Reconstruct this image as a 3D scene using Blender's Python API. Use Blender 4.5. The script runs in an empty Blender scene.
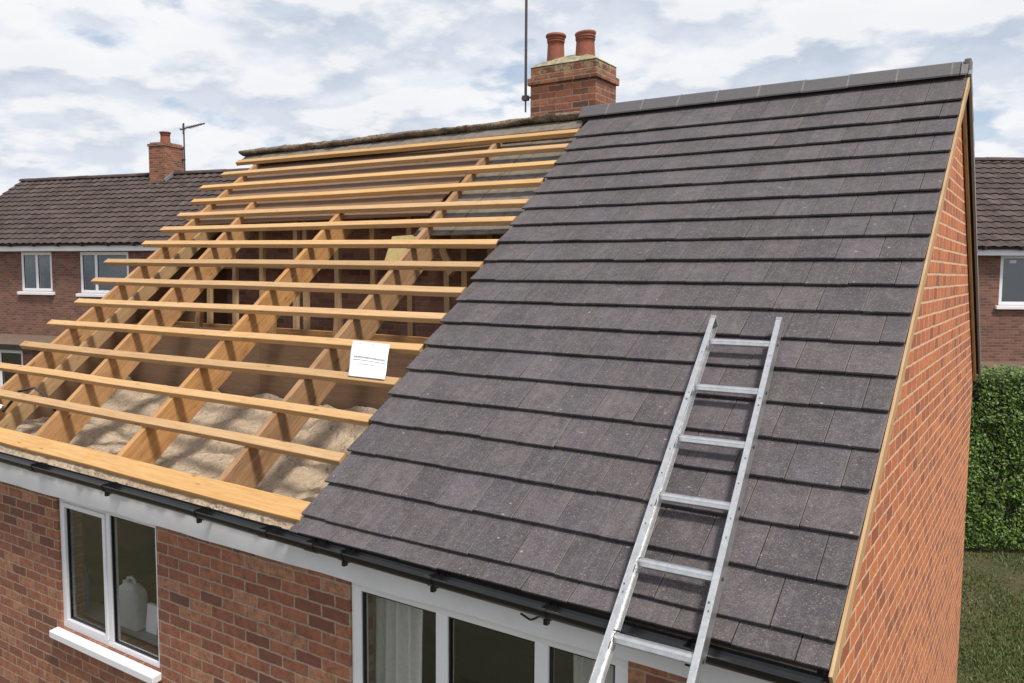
import bpy, bmesh, math, random
from mathutils import Vector, Matrix, noise
random.seed(7)
R = math.radians
S = bpy.context.scene
COL = S.collection
PITCH = R(35.83)
CP, SP = math.cos(PITCH), math.sin(PITCH)
GZ = -3.6                                    # ground level; the eave of the open roof is z = 0

# ------------------------------------------------------------------ materials
def newmat(name):
    m = bpy.data.materials.new(name); m.use_nodes = True
    nt = m.node_tree; b = nt.nodes['Principled BSDF']
    return m, nt, b
def N(nt, typ, **kw):
    n = nt.nodes.new(typ)
    for k, v in kw.items():
        if k.startswith('i_'):
            key = k[2:]
            key = int(key) if key.isdigit() else key.replace('_', ' ')
            n.inputs[key].default_value = v
        else: setattr(n, k, v)
    return n
def L(nt, a, b): nt.links.new(a, b)
def math_(nt, op, a, b=None, c=None, clamp=False):
    n = nt.nodes.new('ShaderNodeMath'); n.operation = op; n.use_clamp = clamp
    for i, v in enumerate((a, b, c)):
        if v is None: continue
        if isinstance(v, (int, float)): n.inputs[i].default_value = v
        else: L(nt, v, n.inputs[i])
    return n.outputs[0]
def ramp(nt, fac, stops, interp='LINEAR'):
    n = nt.nodes.new('ShaderNodeValToRGB'); n.color_ramp.interpolation = interp
    els = n.color_ramp.elements
    while len(els) < len(stops): els.new(.5)
    for e, (p, c) in zip(els, stops):
        e.position = p; e.color = (c[0], c[1], c[2], 1) if not isinstance(c, (int, float)) else (c, c, c, 1)
    L(nt, fac, n.inputs[0]); return n.outputs[0]
def mixc(nt, fac, a, b, typ='MIX'):
    n = nt.nodes.new('ShaderNodeMix'); n.data_type = 'RGBA'; n.blend_type = typ
    for i, v in ((0, fac), (6, a), (7, b)):
        if isinstance(v, (int, float)): n.inputs[i].default_value = v
        elif isinstance(v, tuple): n.inputs[i].default_value = (*v[:3], 1)
        else: L(nt, v, n.inputs[i])
    return n.outputs[2]
def noise_(nt, vec, scale, detail=4, rough=.55, dist=0):
    n = N(nt, 'ShaderNodeTexNoise'); n.inputs['Scale'].default_value = scale
    n.inputs['Detail'].default_value = detail; n.inputs['Roughness'].default_value = rough
    n.inputs['Distortion'].default_value = dist
    if vec is not None: L(nt, vec, n.inputs['Vector'])
    return n.outputs[0]
def mapping(nt, vec, scale=(1,1,1), loc=(0,0,0), rot=(0,0,0)):
    n = N(nt, 'ShaderNodeMapping'); L(nt, vec, n.inputs[0])
    n.inputs['Scale'].default_value = scale; n.inputs['Location'].default_value = loc; n.inputs['Rotation'].default_value = rot
    return n.outputs[0]
def bump(nt, b, h, strength=.5, dist=.01):
    n = N(nt, 'ShaderNodeBump'); n.inputs['Strength'].default_value = strength; n.inputs['Distance'].default_value = dist
    L(nt, h, n.inputs['Height']); L(nt, n.outputs[0], b.inputs['Normal'])
def objco(nt): return N(nt, 'ShaderNodeTexCoord').outputs['Object']

def brick_mat(name, axis, stops, mortar, mw=.006, stain=.5, stainc=(.10,.06,.045), length=.225, course=.075):
    m, nt, b = newmat(name)
    o = objco(nt); sp = N(nt, 'ShaderNodeSeparateXYZ'); L(nt, o, sp.inputs[0])
    cb = N(nt, 'ShaderNodeCombineXYZ')
    if axis == 'xy': L(nt, math_(nt, 'ADD', sp.outputs[0], sp.outputs[1]), cb.inputs[0])
    else: L(nt, sp.outputs['xyz'.index(axis)], cb.inputs[0])
    L(nt, sp.outputs[2], cb.inputs[1])
    dn = N(nt, 'ShaderNodeTexNoise'); dn.inputs['Scale'].default_value = 14; dn.inputs['Detail'].default_value = 3
    L(nt, o, dn.inputs['Vector'])
    va = N(nt, 'ShaderNodeVectorMath', operation='MULTIPLY_ADD'); L(nt, dn.outputs['Color'], va.inputs[0])
    va.inputs[1].default_value = (.022, .018, 0); L(nt, cb.outputs[0], va.inputs[2])
    br = N(nt, 'ShaderNodeTexBrick'); L(nt, va.outputs[0], br.inputs['Vector'])
    br.offset = .5; br.squash = 1
    br.inputs['Color1'].default_value = (0, 0, 0, 1); br.inputs['Color2'].default_value = (1, 1, 1, 1)
    br.inputs['Mortar'].default_value = (.5, .5, .5, 1)
    br.inputs['Scale'].default_value = 1; br.inputs['Mortar Size'].default_value = mw
    br.inputs['Mortar Smooth'].default_value = .35; br.inputs['Bias'].default_value = 0
    br.inputs['Brick Width'].default_value = length; br.inputs['Row Height'].default_value = course
    base = ramp(nt, br.outputs['Color'], stops)
    n1 = noise_(nt, o, 22, 6, .7); n2 = noise_(nt, o, 260, 3, .6); n3 = noise_(nt, o, 1.6, 5, .6, .4)
    base = mixc(nt, math_(nt, 'MULTIPLY', ramp(nt, n1, [(.42, 0), (.72, 1)]), stain), base, stainc)
    base = mixc(nt, math_(nt, 'MULTIPLY', ramp(nt, n2, [(.3, 0), (.7, 1)]), .2), base, mixc(nt, .5, base, (.62, .42, .32)))
    mt = mixc(nt, ramp(nt, n1, [(.35, 0), (.7, 1)]), mortar, tuple(c * .62 for c in mortar))
    col = mixc(nt, br.outputs['Fac'], base, mt)
    col = mixc(nt, math_(nt, 'MULTIPLY', ramp(nt, n3, [(.5, 0), (.75, 1)]), .35), col, mixc(nt, .5, col, (.12, .10, .085)))
    if axis == 'xy':
        li = math_(nt, 'MULTIPLY', ramp(nt, noise_(nt, o, 8, 5, .7), [(.48, 0), (.6, 1)]), .8)
        col = mixc(nt, math_(nt, 'MULTIPLY', li, ramp(nt, math_(nt, 'SUBTRACT', sp.outputs[2], 3.4), [(.66, 0), (.84, 1)])), col, (.40, .34, .19))
    L(nt, col, b.inputs['Base Color']); b.inputs['Roughness'].default_value = .9
    h = math_(nt, 'ADD', math_(nt, 'MULTIPLY', br.outputs['Fac'], -1.0), math_(nt, 'MULTIPLY', n1, .5))
    h = math_(nt, 'ADD', h, math_(nt, 'MULTIPLY', n2, .25))
    bump(nt, b, h, .8, .007)
    return m

def uvmat(nt): 
    n = N(nt, 'ShaderNodeUVMap'); n.uv_map = 'UVMap'; return n.outputs[0]
def rnd(nt):
    a = N(nt, 'ShaderNodeAttribute'); a.attribute_name = 'rnd'; s = N(nt, 'ShaderNodeSeparateColor'); L(nt, a.outputs['Color'], s.inputs[0]); return s.outputs

def wood_mat(name, c1, c2, dark=(.13,.065,.025), stain=.25, knots=1.0):
    m, nt, b = newmat(name)
    uv = uvmat(nt); r = rnd(nt)
    off = N(nt, 'ShaderNodeCombineXYZ'); L(nt, math_(nt, 'MULTIPLY', r[0], 37.0), off.inputs[0]); L(nt, math_(nt, 'MULTIPLY', r[1], 19.0), off.inputs[1]); L(nt, math_(nt, 'MULTIPLY', r[2], 5.0), off.inputs[2])
    va = N(nt, 'ShaderNodeVectorMath', operation='ADD'); L(nt, uv, va.inputs[0]); L(nt, off.outputs[0], va.inputs[1])
    v = va.outputs[0]
    g1 = noise_(nt, mapping(nt, v, (1.2, 34, 1)), 1.6, 6, .6, 1.2)
    g2 = noise_(nt, mapping(nt, v, (6, 260, 1)), 1.0, 3, .6)
    col = mixc(nt, ramp(nt, g1, [(.3, 0), (.68, 1)]), c1, c2)
    col = mixc(nt, math_(nt, 'MULTIPLY', ramp(nt, g2, [(.45, 0), (.75, 1)]), .3), col, dark)
    vo = N(nt, 'ShaderNodeTexVoronoi'); vo.inputs['Scale'].default_value = 1; L(nt, mapping(nt, v, (2.6, 13, 1)), vo.inputs['Vector'])
    kn = ramp(nt, vo.outputs['Distance'], [(.04, 1), (.13, 0)])
    col = mixc(nt, math_(nt, 'MULTIPLY', kn, .75 * knots), col, tuple(x * .9 for x in dark))
    st = noise_(nt, mapping(nt, v, (2.2, 5, 1)), 1.3, 5, .62)
    col = mixc(nt, math_(nt, 'MULTIPLY', ramp(nt, st, [(.5, 0), (.75, 1)]), stain), col, tuple(x * 1.4 for x in dark))
    hs = N(nt, 'ShaderNodeHueSaturation'); L(nt, col, hs.inputs['Color'])
    L(nt, math_(nt, 'MULTIPLY_ADD', r[1], .34, .83), hs.inputs['Value']); L(nt, math_(nt, 'MULTIPLY_ADD', r[2], .16, .86), hs.inputs['Saturation'])
    L(nt, hs.outputs[0], b.inputs['Base Color']); b.inputs['Roughness'].default_value = .72
    b.inputs['Specular IOR Level'].default_value = .3
    bump(nt, b, math_(nt, 'ADD', g1, math_(nt, 'MULTIPLY', g2, .6)), .35, .003)
    return m

def plain(name, c, rough=.5, metal=0, nscale=30, var=.15, bumpk=.1, spec=.5):
    m, nt, b = newmat(name); o = objco(nt)
    n = noise_(nt, o, nscale, 5, .6)
    col = mixc(nt, ramp(nt, n, [(.3, 0), (.72, 1)]), c, tuple(x * (1 - var) for x in c))
    L(nt, col, b.inputs['Base Color']); b.inputs['Roughness'].default_value = rough; b.inputs['Metallic'].default_value = metal
    b.inputs['Specular IOR Level'].default_value = spec
    if bumpk: bump(nt, b, n, bumpk, .004)
    return m

def tile_mat(name='concrete_tile', c1=(.092,.079,.094), c2=(.062,.055,.068), ccl=(.27,.245,.235)):
    m, nt, b = newmat(name); o = objco(nt); r = rnd(nt); uv = uvmat(nt)
    n1 = noise_(nt, o, 3.2, 5, .6, .3); n2 = noise_(nt, o, 120, 4, .75); n3 = noise_(nt, o, 26, 5, .7)
    col = mixc(nt, ramp(nt, n1, [(.35, 0), (.65, 1)]), c1, c2)
    col = mixc(nt, r[0], col, mixc(nt, .5, col, (.092, .077, .075)))
    hs = N(nt, 'ShaderNodeHueSaturation'); L(nt, col, hs.inputs['Color']); L(nt, math_(nt, 'MULTIPLY_ADD', r[1], .34, .84), hs.inputs['Value'])
    col = hs.outputs[0]
    n4 = noise_(nt, o, 9, 6, .7, .6)
    col = mixc(nt, math_(nt, 'MULTIPLY', ramp(nt, n4, [(.48, 0), (.64, 1)]), .6), col, (.050, .045, .048))
    col = mixc(nt, math_(nt, 'MULTIPLY', ramp(nt, n4, [(.30, 1), (.44, 0)]), .32), col, (.17, .15, .145))
    # mineral granules: pale and dark grains
    col = mixc(nt, math_(nt, 'MULTIPLY', ramp(nt, n2, [(.54, 0), (.68, 1)]), .75), col, ccl)
    col = mixc(nt, math_(nt, 'MULTIPLY', ramp(nt, n2, [(.30, 1), (.44, 0)]), .55), col, (.028, .025, .028))
    # dry patches and pale flecks
    col = mixc(nt, math_(nt, 'MULTIPLY', ramp(nt, n3, [(.52, 0), (.72, 1)]), .34), col, (.21, .185, .165))
    vo = N(nt, 'ShaderNodeTexVoronoi'); vo.inputs['Scale'].default_value = 9; L(nt, mapping(nt, o, (1, 1.6, 1)), vo.inputs['Vector'])
    fl = math_(nt, 'MULTIPLY', ramp(nt, vo.outputs['Distance'], [(.06, 1), (.11, 0)]), ramp(nt, noise_(nt, o, 7, 2), [(.5, 0), (.62, 1)]))
    col = mixc(nt, math_(nt, 'MULTIPLY', fl, .6), col, (.42, .39, .36))
    vs = N(nt, 'ShaderNodeTexVoronoi'); vs.inputs['Scale'].default_value = 42; L(nt, mapping(nt, o, (1, 1.3, 1)), vs.inputs['Vector'])
    sc = N(nt, 'ShaderNodeSeparateColor'); L(nt, vs.outputs['Color'], sc.inputs[0])
    sp_ = math_(nt, 'MULTIPLY', ramp(nt, vs.outputs['Distance'], [(.12, 1), (.26, 0)]), ramp(nt, sc.outputs[0], [(.70, 0), (.95, 1)]))
    col = mixc(nt, math_(nt, 'MULTIPLY', sp_, .5), col, (.36, .33, .31))
    # dusty side edges and streaks running down the tile
    sp = N(nt, 'ShaderNodeSeparateXYZ'); L(nt, uv, sp.inputs[0])
    e = math_(nt, 'ABSOLUTE', math_(nt, 'SUBTRACT', sp.outputs[0], .5))
    ed = math_(nt, 'MULTIPLY', ramp(nt, e, [(.480, 0), (.494, 1)]), ramp(nt, math_(nt, 'ADD', noise_(nt, o, .9, 3), math_(nt, 'MULTIPLY', noise_(nt, o, 20, 3), .4)), [(.58, 0), (.85, 1)]))
    col = mixc(nt, math_(nt, 'MULTIPLY', ed, .5), col, (.27, .225, .18))
    st = noise_(nt, mapping(nt, o, (26, 1.2, 1.2)), 1, 4, .6)
    col = mixc(nt, math_(nt, 'MULTIPLY', ramp(nt, st, [(.52, 0), (.75, 1)]), .28), col, (.20, .17, .15))
    L(nt, col, b.inputs['Base Color']); b.inputs['Roughness'].default_value = .78; b.inputs['Specular IOR Level'].default_value = .35
    bump(nt, b, math_(nt, 'ADD', n2, math_(nt, 'MULTIPLY', n3, .5)), .55, .004)
    return m

M = {}
M['brick'] = brick_mat('weathered_red_brick', 'x', [(0, (.15,.05,.034)), (.15, (.24,.075,.042)), (.45, (.32,.105,.054)), (.8, (.39,.14,.07)), (1, (.45,.21,.115))], (.44,.32,.225), .0095, .85, (.085,.04,.032), length=.262, course=.093)
M['gable_brick'] = brick_mat('orange_facing_brick', 'y', [(0, (.27,.07,.03)), (.3, (.46,.125,.042)), (.75, (.61,.185,.06)), (1, (.38,.10,.04))], (.78,.50,.32), .0115, .55, (.24,.075,.035), length=.25, course=.105)
M['chimney_brick'] = brick_mat('old_chimney_brick', 'xy', [(0, (.10,.035,.025)), (.35, (.24,.065,.036)), (.7, (.34,.095,.05)), (1, (.40,.14,.075))], (.36,.26,.17), .009, .8, (.07,.045,.035))
M['nb_brick'] = brick_mat('brown_house_brick', 'x', [(0, (.10,.042,.034)), (.5, (.175,.07,.05)), (1, (.24,.105,.075))], (.27,.195,.155), .008, .45)
M['inner_brick'] = brick_mat('unpointed_inner_brick', 'x', [(0, (.17,.07,.05)), (.5, (.27,.11,.075)), (1, (.34,.15,.10))], (.30,.23,.18), .009, .3)
M['batten'] = wood_mat('sawn_batten_pine', (.61,.385,.17), (.47,.26,.095), (.20,.095,.035), .22, 1)
M['rafter'] = wood_mat('rafter_pine', (.54,.305,.125), (.34,.165,.062), (.11,.05,.022), .6, 1.3)
M['ply'] = wood_mat('brown_board', (.235,.145,.085), (.16,.09,.052), (.07,.038,.022), .4, .4)
M['stud'] = wood_mat('old_stud_timber', (.50,.32,.15), (.34,.21,.095), (.11,.06,.03), .3)
M['tile'] = tile_mat()
M['ridge'] = plain('ridge_tile_concrete', (.115,.108,.118), .7, 0, 60, .3, .4)
M['white'] = plain('white_upvc', (.83,.83,.87), .32, 0, 3, .05, .03)
M['fascia'] = plain('white_fascia_board', (.82,.82,.86), .5, 0, 2.2, .16, .25)
M['black'] = plain('black_gutter_plastic', (.014,.014,.016), .28, 0, 20, .4, .05)
M['mortar'] = plain('ridge_mortar', (.22,.21,.205), .95, 0, 50, .4, .8)
M['grey_board'] = plain('grey_cement_board', (.21,.18,.15), .9, 0, 9, .45, .6)
M['alu'] = plain('brushed_aluminium', (.66,.67,.68), .36, .85, 25, .25, .15)
M['terracotta'] = plain('terracotta_pot', (.32,.105,.065), .75, 0, 25, .35, .4)
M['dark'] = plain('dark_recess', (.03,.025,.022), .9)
M['plaster'] = plain('room_plaster', (.27,.27,.28), .9)
M['paper'] = plain('white_paper', (.82,.83,.87), .75, 0, 8, .04, .1)
M['ink'] = plain('printed_ink', (.09,.09,.11), .8)
M['cloth'] = plain('pale_curtain', (.84,.83,.82), .85, 0, 40, .15, .2)
M['canister'] = plain('translucent_plastic', (.56,.57,.58), .4)
M['foam'] = plain('yellow_foam_board', (.58,.46,.20), .8, 0, 20, .2, .2)
M['blue'] = plain('blue_plastic', (.03,.24,.75), .35)
M['steel'] = plain('mast_steel', (.10,.085,.085), .5, .6)
M['grey_metal'] = plain('grey_verge_trim', (.30,.31,.33), .55, .3)
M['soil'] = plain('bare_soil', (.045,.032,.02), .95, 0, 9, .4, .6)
M['flatroof'] = plain('flat_roof_felt', (.17,.115,.08), .9, 0, 4, .35, .4)

m, nt, b = newmat('mossy_ridge_mortar'); o = objco(nt)
n1 = noise_(nt, o, 11, 6, .7); n2 = noise_(nt, o, 45, 5, .7)
c = mixc(nt, ramp(nt, n1, [(.38, 0), (.6, 1)]), (.075, .052, .038), (.25, .19, .135))
c = mixc(nt, ramp(nt, n2, [(.56, 0), (.66, 1)]), c, (.42, .36, .25)); L(nt, c, b.inputs['Base Color']); b.inputs['Roughness'].default_value = .95
bump(nt, b, n2, 1, .02); M['moss'] = m

m, nt, b = newmat('lichen_flaunching'); o = objco(nt)
n1 = noise_(nt, o, 9, 6, .7); n2 = noise_(nt, o, 60, 5, .7)
c = mixc(nt, ramp(nt, n1, [(.4, 0), (.6, 1)]), (.22, .19, .11), (.42, .38, .27)); c = mixc(nt, ramp(nt, n2, [(.55, 0), (.7, 1)]), c, (.16, .14, .08))
L(nt, c, b.inputs['Base Color']); b.inputs['Roughness'].default_value = .95; bump(nt, b, n2, .8, .01); M['flaunch'] = m

m, nt, b = newmat('crumpled_insulation_membrane'); o = objco(nt)
n1 = noise_(nt, o, 3.0, 6, .7, .5); n2 = noise_(nt, o, 18, 6, .7, 1.2); n3 = noise_(nt, o, 70, 4, .7)
c = mixc(nt, ramp(nt, n1, [(.4, 0), (.62, 1)]), (.53, .425, .315), (.42, .32, .225)); c = mixc(nt, math_(nt, 'MULTIPLY', ramp(nt, n2, [(.52, 0), (.66, 1)]), .35), c, (.36, .26, .17))
L(nt, c, b.inputs['Base Color']); b.inputs['Roughness'].default_value = .8
vq = N(nt, 'ShaderNodeTexVoronoi'); vq.feature = 'DISTANCE_TO_EDGE'; vq.inputs['Scale'].default_value = 6.5; vq.inputs['Randomness'].default_value = 1
wv = N(nt, 'ShaderNodeVectorMath', operation='MULTIPLY_ADD'); nz = N(nt, 'ShaderNodeTexNoise'); nz.inputs['Scale'].default_value = 7; nz.inputs['Detail'].default_value = 4; L(nt, o, nz.inputs['Vector']); L(nt, nz.outputs['Color'], wv.inputs[0]); wv.inputs[1].default_value = (.22, .22, .22); L(nt, o, wv.inputs[2]); L(nt, wv.outputs[0], vq.inputs['Vector'])
pass
bump(nt, b, math_(nt, 'ADD', math_(nt, 'MULTIPLY', ramp(nt, vq.outputs['Distance'], [(0, 0), (.30, 1)]), .55), math_(nt, 'ADD', math_(nt, 'MULTIPLY', n2, .5), math_(nt, 'MULTIPLY', n3, .12))), 1.0, .05); M['insul'] = m

m, nt, b = newmat('window_glass'); nt.nodes.remove(b)
out = nt.nodes['Material Output']; tr = N(nt, 'ShaderNodeBsdfTransparent'); tr.inputs[0].default_value = (.95, .955, .95, 1)
gl = N(nt, 'ShaderNodeBsdfGlossy'); gl.inputs['Roughness'].default_value = .03; gl.inputs[0].default_value = (.9, .95, 1, 1)
fr = N(nt, 'ShaderNodeLayerWeight'); fr.inputs[0].default_value = .5; mx = N(nt, 'ShaderNodeMixShader')
L(nt, math_(nt, 'MULTIPLY_ADD', math_(nt, 'POWER', fr.outputs[1], 4.0), .85, .07, clamp=True), mx.inputs[0]); L(nt, tr.outputs[0], mx.inputs[1]); L(nt, gl.outputs[0], mx.inputs[2]); L(nt, mx.outputs[0], out.inputs[0])
M['glass'] = m

def leaf_mat(name, a, b_):
    m, nt, b = newmat(name); r = rnd(nt)
    c = mixc(nt, r[0], a, b_); L(nt, c, b.inputs['Base Color']); b.inputs['Roughness'].default_value = .5
    return m
M['leaf'] = leaf_mat('privet_leaf', (.018, .05, .006), (.14, .25, .02))
M['blade'] = leaf_mat('grass_blade', (.045, .085, .018), (.13, .165, .045))

m, nt, b = newmat('worn_lawn'); o = objco(nt)
n1 = noise_(nt, o, .7, 6, .65, .4); n2 = noise_(nt, o, 9, 6, .7); n3 = noise_(nt, o, 60, 3, .7)
c = mixc(nt, ramp(nt, n1, [(.42, 0), (.62, 1)]), (.085, .095, .03), (.17, .12, .06)); c = mixc(nt, ramp(nt, n2, [(.45, 0), (.7, 1)]), c, (.19, .155, .07))
c = mixc(nt, math_(nt, 'MULTIPLY', n3, .5), c, (.03, .035, .015)); L(nt, c, b.inputs['Base Color']); b.inputs['Roughness'].default_value = .95
bump(nt, b, math_(nt, 'ADD', n2, n3), 1, .04); M['lawn'] = m

m, nt, b = newmat('brown_pantile'); o = objco(nt); r = rnd(nt)
n1 = noise_(nt, o, 1.3, 6, .65); n2 = noise_(nt, o, 14, 5, .7)
c = mixc(nt, ramp(nt, n1, [(.35, 0), (.65, 1)]), (.050, .033, .031), (.082, .058, .053)); c = mixc(nt, math_(nt, 'MULTIPLY', ramp(nt, n2, [(.5, 0), (.7, 1)]), .5), c, (.12, .09, .08))
hs = N(nt, 'ShaderNodeHueSaturation'); L(nt, c, hs.inputs['Color']); L(nt, math_(nt, 'MULTIPLY_ADD', r[0], .5, .72), hs.inputs['Value'])
L(nt, hs.outputs[0], b.inputs['Base Color']); b.inputs['Roughness'].default_value = .85; bump(nt, b, n2, .5, .01); M['pantile'] = m

# ------------------------------------------------------------------ mesh helpers
class MB:
    def __init__(s): s.v = []; s.f = []; s.uv = []; s.r = []; s.smooth = []
    def face(s, pts, uv=None, r=None, smooth=False):
        i = len(s.v); s.v += [tuple(p) for p in pts]; s.f.append(tuple(range(i, i + len(pts))))
        s.uv.append(uv or [(0, 0)] * len(pts)); s.r.append(r or (.5, .5, .5)); s.smooth.append(smooth)
    def box(s, o, a, b, c, r=None, unit=False):
        """o = corner, a/b/c = edge vectors, a is the long (grain) direction; outward faces"""
        o, a, b, c = map(Vector, (o, a, b, c))
        if a.cross(b).dot(c) < 0: b, c = c, b
        r = r or (random.random(), random.random(), random.random())
        la, lb, lc = a.length, b.length, c.length
        P = lambda i, j, k: o + a * i + b * j + c * k
        if unit: la, lb, lc = 1, 1, 1
        F = [([P(0,0,0), P(0,1,0), P(1,1,0), P(1,0,0)], [(0,0), (0,lb), (la,lb), (la,0)]),
             ([P(0,0,1), P(1,0,1), P(1,1,1), P(0,1,1)], [(0,0), (la,0), (la,lb), (0,lb)]),
             ([P(0,0,0), P(1,0,0), P(1,0,1), P(0,0,1)], [(0,lb), (la,lb), (la,lb+lc), (0,lb+lc)]),
             ([P(0,1,0), P(0,1,1), P(1,1,1), P(1,1,0)], [(0,lb), (0,lb+lc), (la,lb+lc), (la,lb)]),
             ([P(0,0,0), P(0,0,1), P(0,1,1), P(0,1,0)], [(0,0), (.02,0), (.02,lb), (0,lb)]),
             ([P(1,0,0), P(1,1,0), P(1,1,1), P(1,0,1)], [(0,0), (0,lb), (.02,lb), (.02,0)])]
        for p, u in F: s.face(p, u, r)
    def aabb(s, x0, y0, z0, x1, y1, z1, r=None): 
        dx, dy, dz = x1-x0, y1-y0, z1-z0
        if dx >= dy and dx >= dz: s.box((x0,y0,z0), (dx,0,0), (0,dy,0), (0,0,dz), r)
        elif dy >= dz: s.box((x0,y0,z0), (0,dy,0), (0,0,dz), (dx,0,0), r)
        else: s.box((x0,y0,z0), (0,0,dz), (dx,0,0), (0,dy,0), r)
    def bar(s, p, q, w, h, up=(0,0,1), r=None):
        """rectangular bar from p to q, centred, w across, h along up"""
        p, q, up = Vector(p), Vector(q), Vector(up); a = q - p; side = a.cross(up).normalized(); u = side.cross(a).normalized()
        s.box(p - side*w/2 - u*h/2, a, side*w, u*h, r)
    def tube(s, pts, rad, n=10, caps=True, r=None):
        pts = [Vector(p) for p in pts]; rads = rad if isinstance(rad, (list, tuple)) else [rad]*len(pts); rings = []
        for i, p in enumerate(pts):
            d = (pts[min(i+1, len(pts)-1)] - pts[max(i-1, 0)]).normalized()
            x = d.orthogonal().normalized() if i == 0 else (X - d * X.dot(d)).normalized()
            X = x; y = d.cross(x)
            rings.append([p + (x*math.cos(2*math.pi*k/n) + y*math.sin(2*math.pi*k/n))*rads[i] for k in range(n)])
        for i in range(len(rings)-1):
            for k in range(n):
                k2 = (k+1) % n
                s.face([rings[i][k], rings[i][k2], rings[i+1][k2], rings[i+1][k]], None, r, True)
        if caps: s.face(rings[0][::-1], None, r); s.face(rings[-1], None, r)
    def lathe(s, c, prof, n=24, tilt=None):
        c = Vector(c); rings = []
        for rr, z in prof: rings.append([c + Vector((rr*math.cos(2*math.pi*k/n), rr*math.sin(2*math.pi*k/n), z + (tilt(k/n, z) if tilt else 0))) for k in range(n)])
        for i in range(len(rings)-1):
            for k in range(n):
                k2 = (k+1) % n; s.face([rings[i][k], rings[i][k2], rings[i+1][k2], rings[i+1][k]], None, None, True)
    def grid(s, fn, nu, nv, smooth=True, r=None):
        P = [[Vector(fn(i/nu, j/nv)) for j in range(nv+1)] for i in range(nu+1)]
        for i in range(nu):
            for j in range(nv): s.face([P[i][j], P[i+1][j], P[i+1][j+1], P[i][j+1]], [(i/nu, j/nv), ((i+1)/nu, j/nv), ((i+1)/nu, (j+1)/nv), (i/nu, (j+1)/nv)], r, smooth)
    def build(s, name, mat, parent=None, bevel=0, merge=False, seg=1):
        me = bpy.data.meshes.new(name); me.from_pydata(s.v, [], s.f); me.materials.append(M[mat] if isinstance(mat, str) else mat)
        me.uv_layers.new(name='UVMap'); me.color_attributes.new('rnd', 'FLOAT_COLOR', 'CORNER')
        me.uv_layers['UVMap'].data.foreach_set('uv', [c for u in s.uv for p in u for c in p])
        me.color_attributes['rnd'].data.foreach_set('color', [c for f, r_ in zip(s.f, s.r) for _ in f for c in (*r_, 1)])
        me.polygons.foreach_set('use_smooth', s.smooth)
        if merge or bevel:
            bm = bmesh.new(); bm.from_mesh(me); bmesh.ops.remove_doubles(bm, verts=bm.verts, dist=1e-5)
            if bevel:
                ed = [e for e in bm.edges if len(e.link_faces) == 2 and e.calc_face_angle(0) > .5]
                bmesh.ops.bevel(bm, geom=ed, offset=bevel, segments=seg, affect='EDGES', clamp_overlap=True)
            bm.to_mesh(me); bm.free()
        me.update(); ob = bpy.data.objects.new(name, me); COL.objects.link(ob)
        if parent: ob.parent = parent
        return ob
def tag(o, label=None, cat=None, group=None, kind=None):
    for k, v in (('label', label), ('category', cat), ('group', group), ('kind', kind)):
        if v: o[k] = v
    return o
def thing(name, label, cat, loc=(0,0,0), rotz=0, group=None):
    o = bpy.data.objects.new(name, None); COL.objects.link(o); o.location = loc; o.rotation_euler = (0, 0, rotz)
    o.empty_display_size = .3
    return tag(o, label, cat, group)
def rp(u, s, off=0):        # point on the open roof slope: u along the ridge, s up the slope, off above it
    return Vector((u, s*CP - off*SP, s*SP + off*CP))
NR = Vector((0, -SP, CP)); DS = Vector((0, CP, SP))

# ------------------------------------------------------------------ the house being re-roofed
WX0, WX1, WY = -9.75, -.06, .2              # walls
RY, RZ = 5.04, 3.64                         # ridge
BY, BZ = 8.36, .60                          # rear eave
RWY = 8.25
house = thing('brick_house', 'red brick house with half its roof stripped to timber rafters and battens', 'house', (0, 0, 0))

def wall_holes(mb, x0, x1, z0, z1, y, holes, depth=.1):
    xs = sorted({x0, x1, *[h[0] for h in holes], *[h[1] for h in holes]}); zs = sorted({z0, z1, *[h[2] for h in holes], *[h[3] for h in holes]})
    for i in range(len(xs)-1):
        for j in range(len(zs)-1):
            cx, cz = (xs[i]+xs[i+1])/2, (zs[j]+zs[j+1])/2
            if any(h[0] < cx < h[1] and h[2] < cz < h[3] for h in holes): continue
            mb.face([(xs[i], y, zs[j]), (xs[i+1], y, zs[j]), (xs[i+1], y, zs[j+1]), (xs[i], y, zs[j+1])])
    for a, b_, c, d in holes:
        mb.face([(a, y, c), (a, y+depth, c), (a, y+depth, d), (a, y, d)]); mb.face([(b_, y, c), (b_, y, d), (b_, y+depth, d), (b_, y+depth, c)])
        mb.face([(a, y, c), (b_, y, c), (b_, y+depth, c), (a, y+depth, c)]); mb.face([(a, y, d), (a, y+depth, d), (b_, y+depth, d), (b_, y, d)])
WIN1 = (-6.62, -5.14, -1.46, -.245)
WIN2 = (-3.02, -1.02, -2.3, -.225)
mb = MB(); wall_holes(mb, WX0, WX1, GZ, -.05, WY, [WIN1, WIN2], .22); mb.build('front_wall', 'brick', house)
# gable wall, a closed slab with the roof's outline
def gable(x, th, zoff, zr=None):
    zr = zr or zoff
    pts = [(WY, GZ), (RWY, GZ)]
    sl = (RZ - BZ)/(BY - RY)
    top = [(RWY, BZ + (BY-RWY)*sl - zr), (RY, RZ - zr), (RY-.12, RZ - .09 - zoff), (WY, WY*SP/CP - zoff)]
    pts += top; m = MB()
    m.face([(x, y, z) for y, z in pts]); m.face([(x-th, y, z) for y, z in pts][::-1])
    for i in range(len(pts)):
        a, b_ = pts[i], pts[(i+1) % len(pts)]
        m.face([(x, *a), (x-th, *a), (x-th, *b_), (x, *b_)])
    return m
gable(WX1, .25, .10).build('gable_wall', 'gable_brick', house)
g = gable(WX0+.25, .25, .62, .13); g.build('gable_wall', 'brick', house)
mb = MB(); mb.aabb(WX0, RWY-.25, GZ, WX1-.3, RWY-.004, .3); mb.build('rear_wall', 'brick', house)

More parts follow.
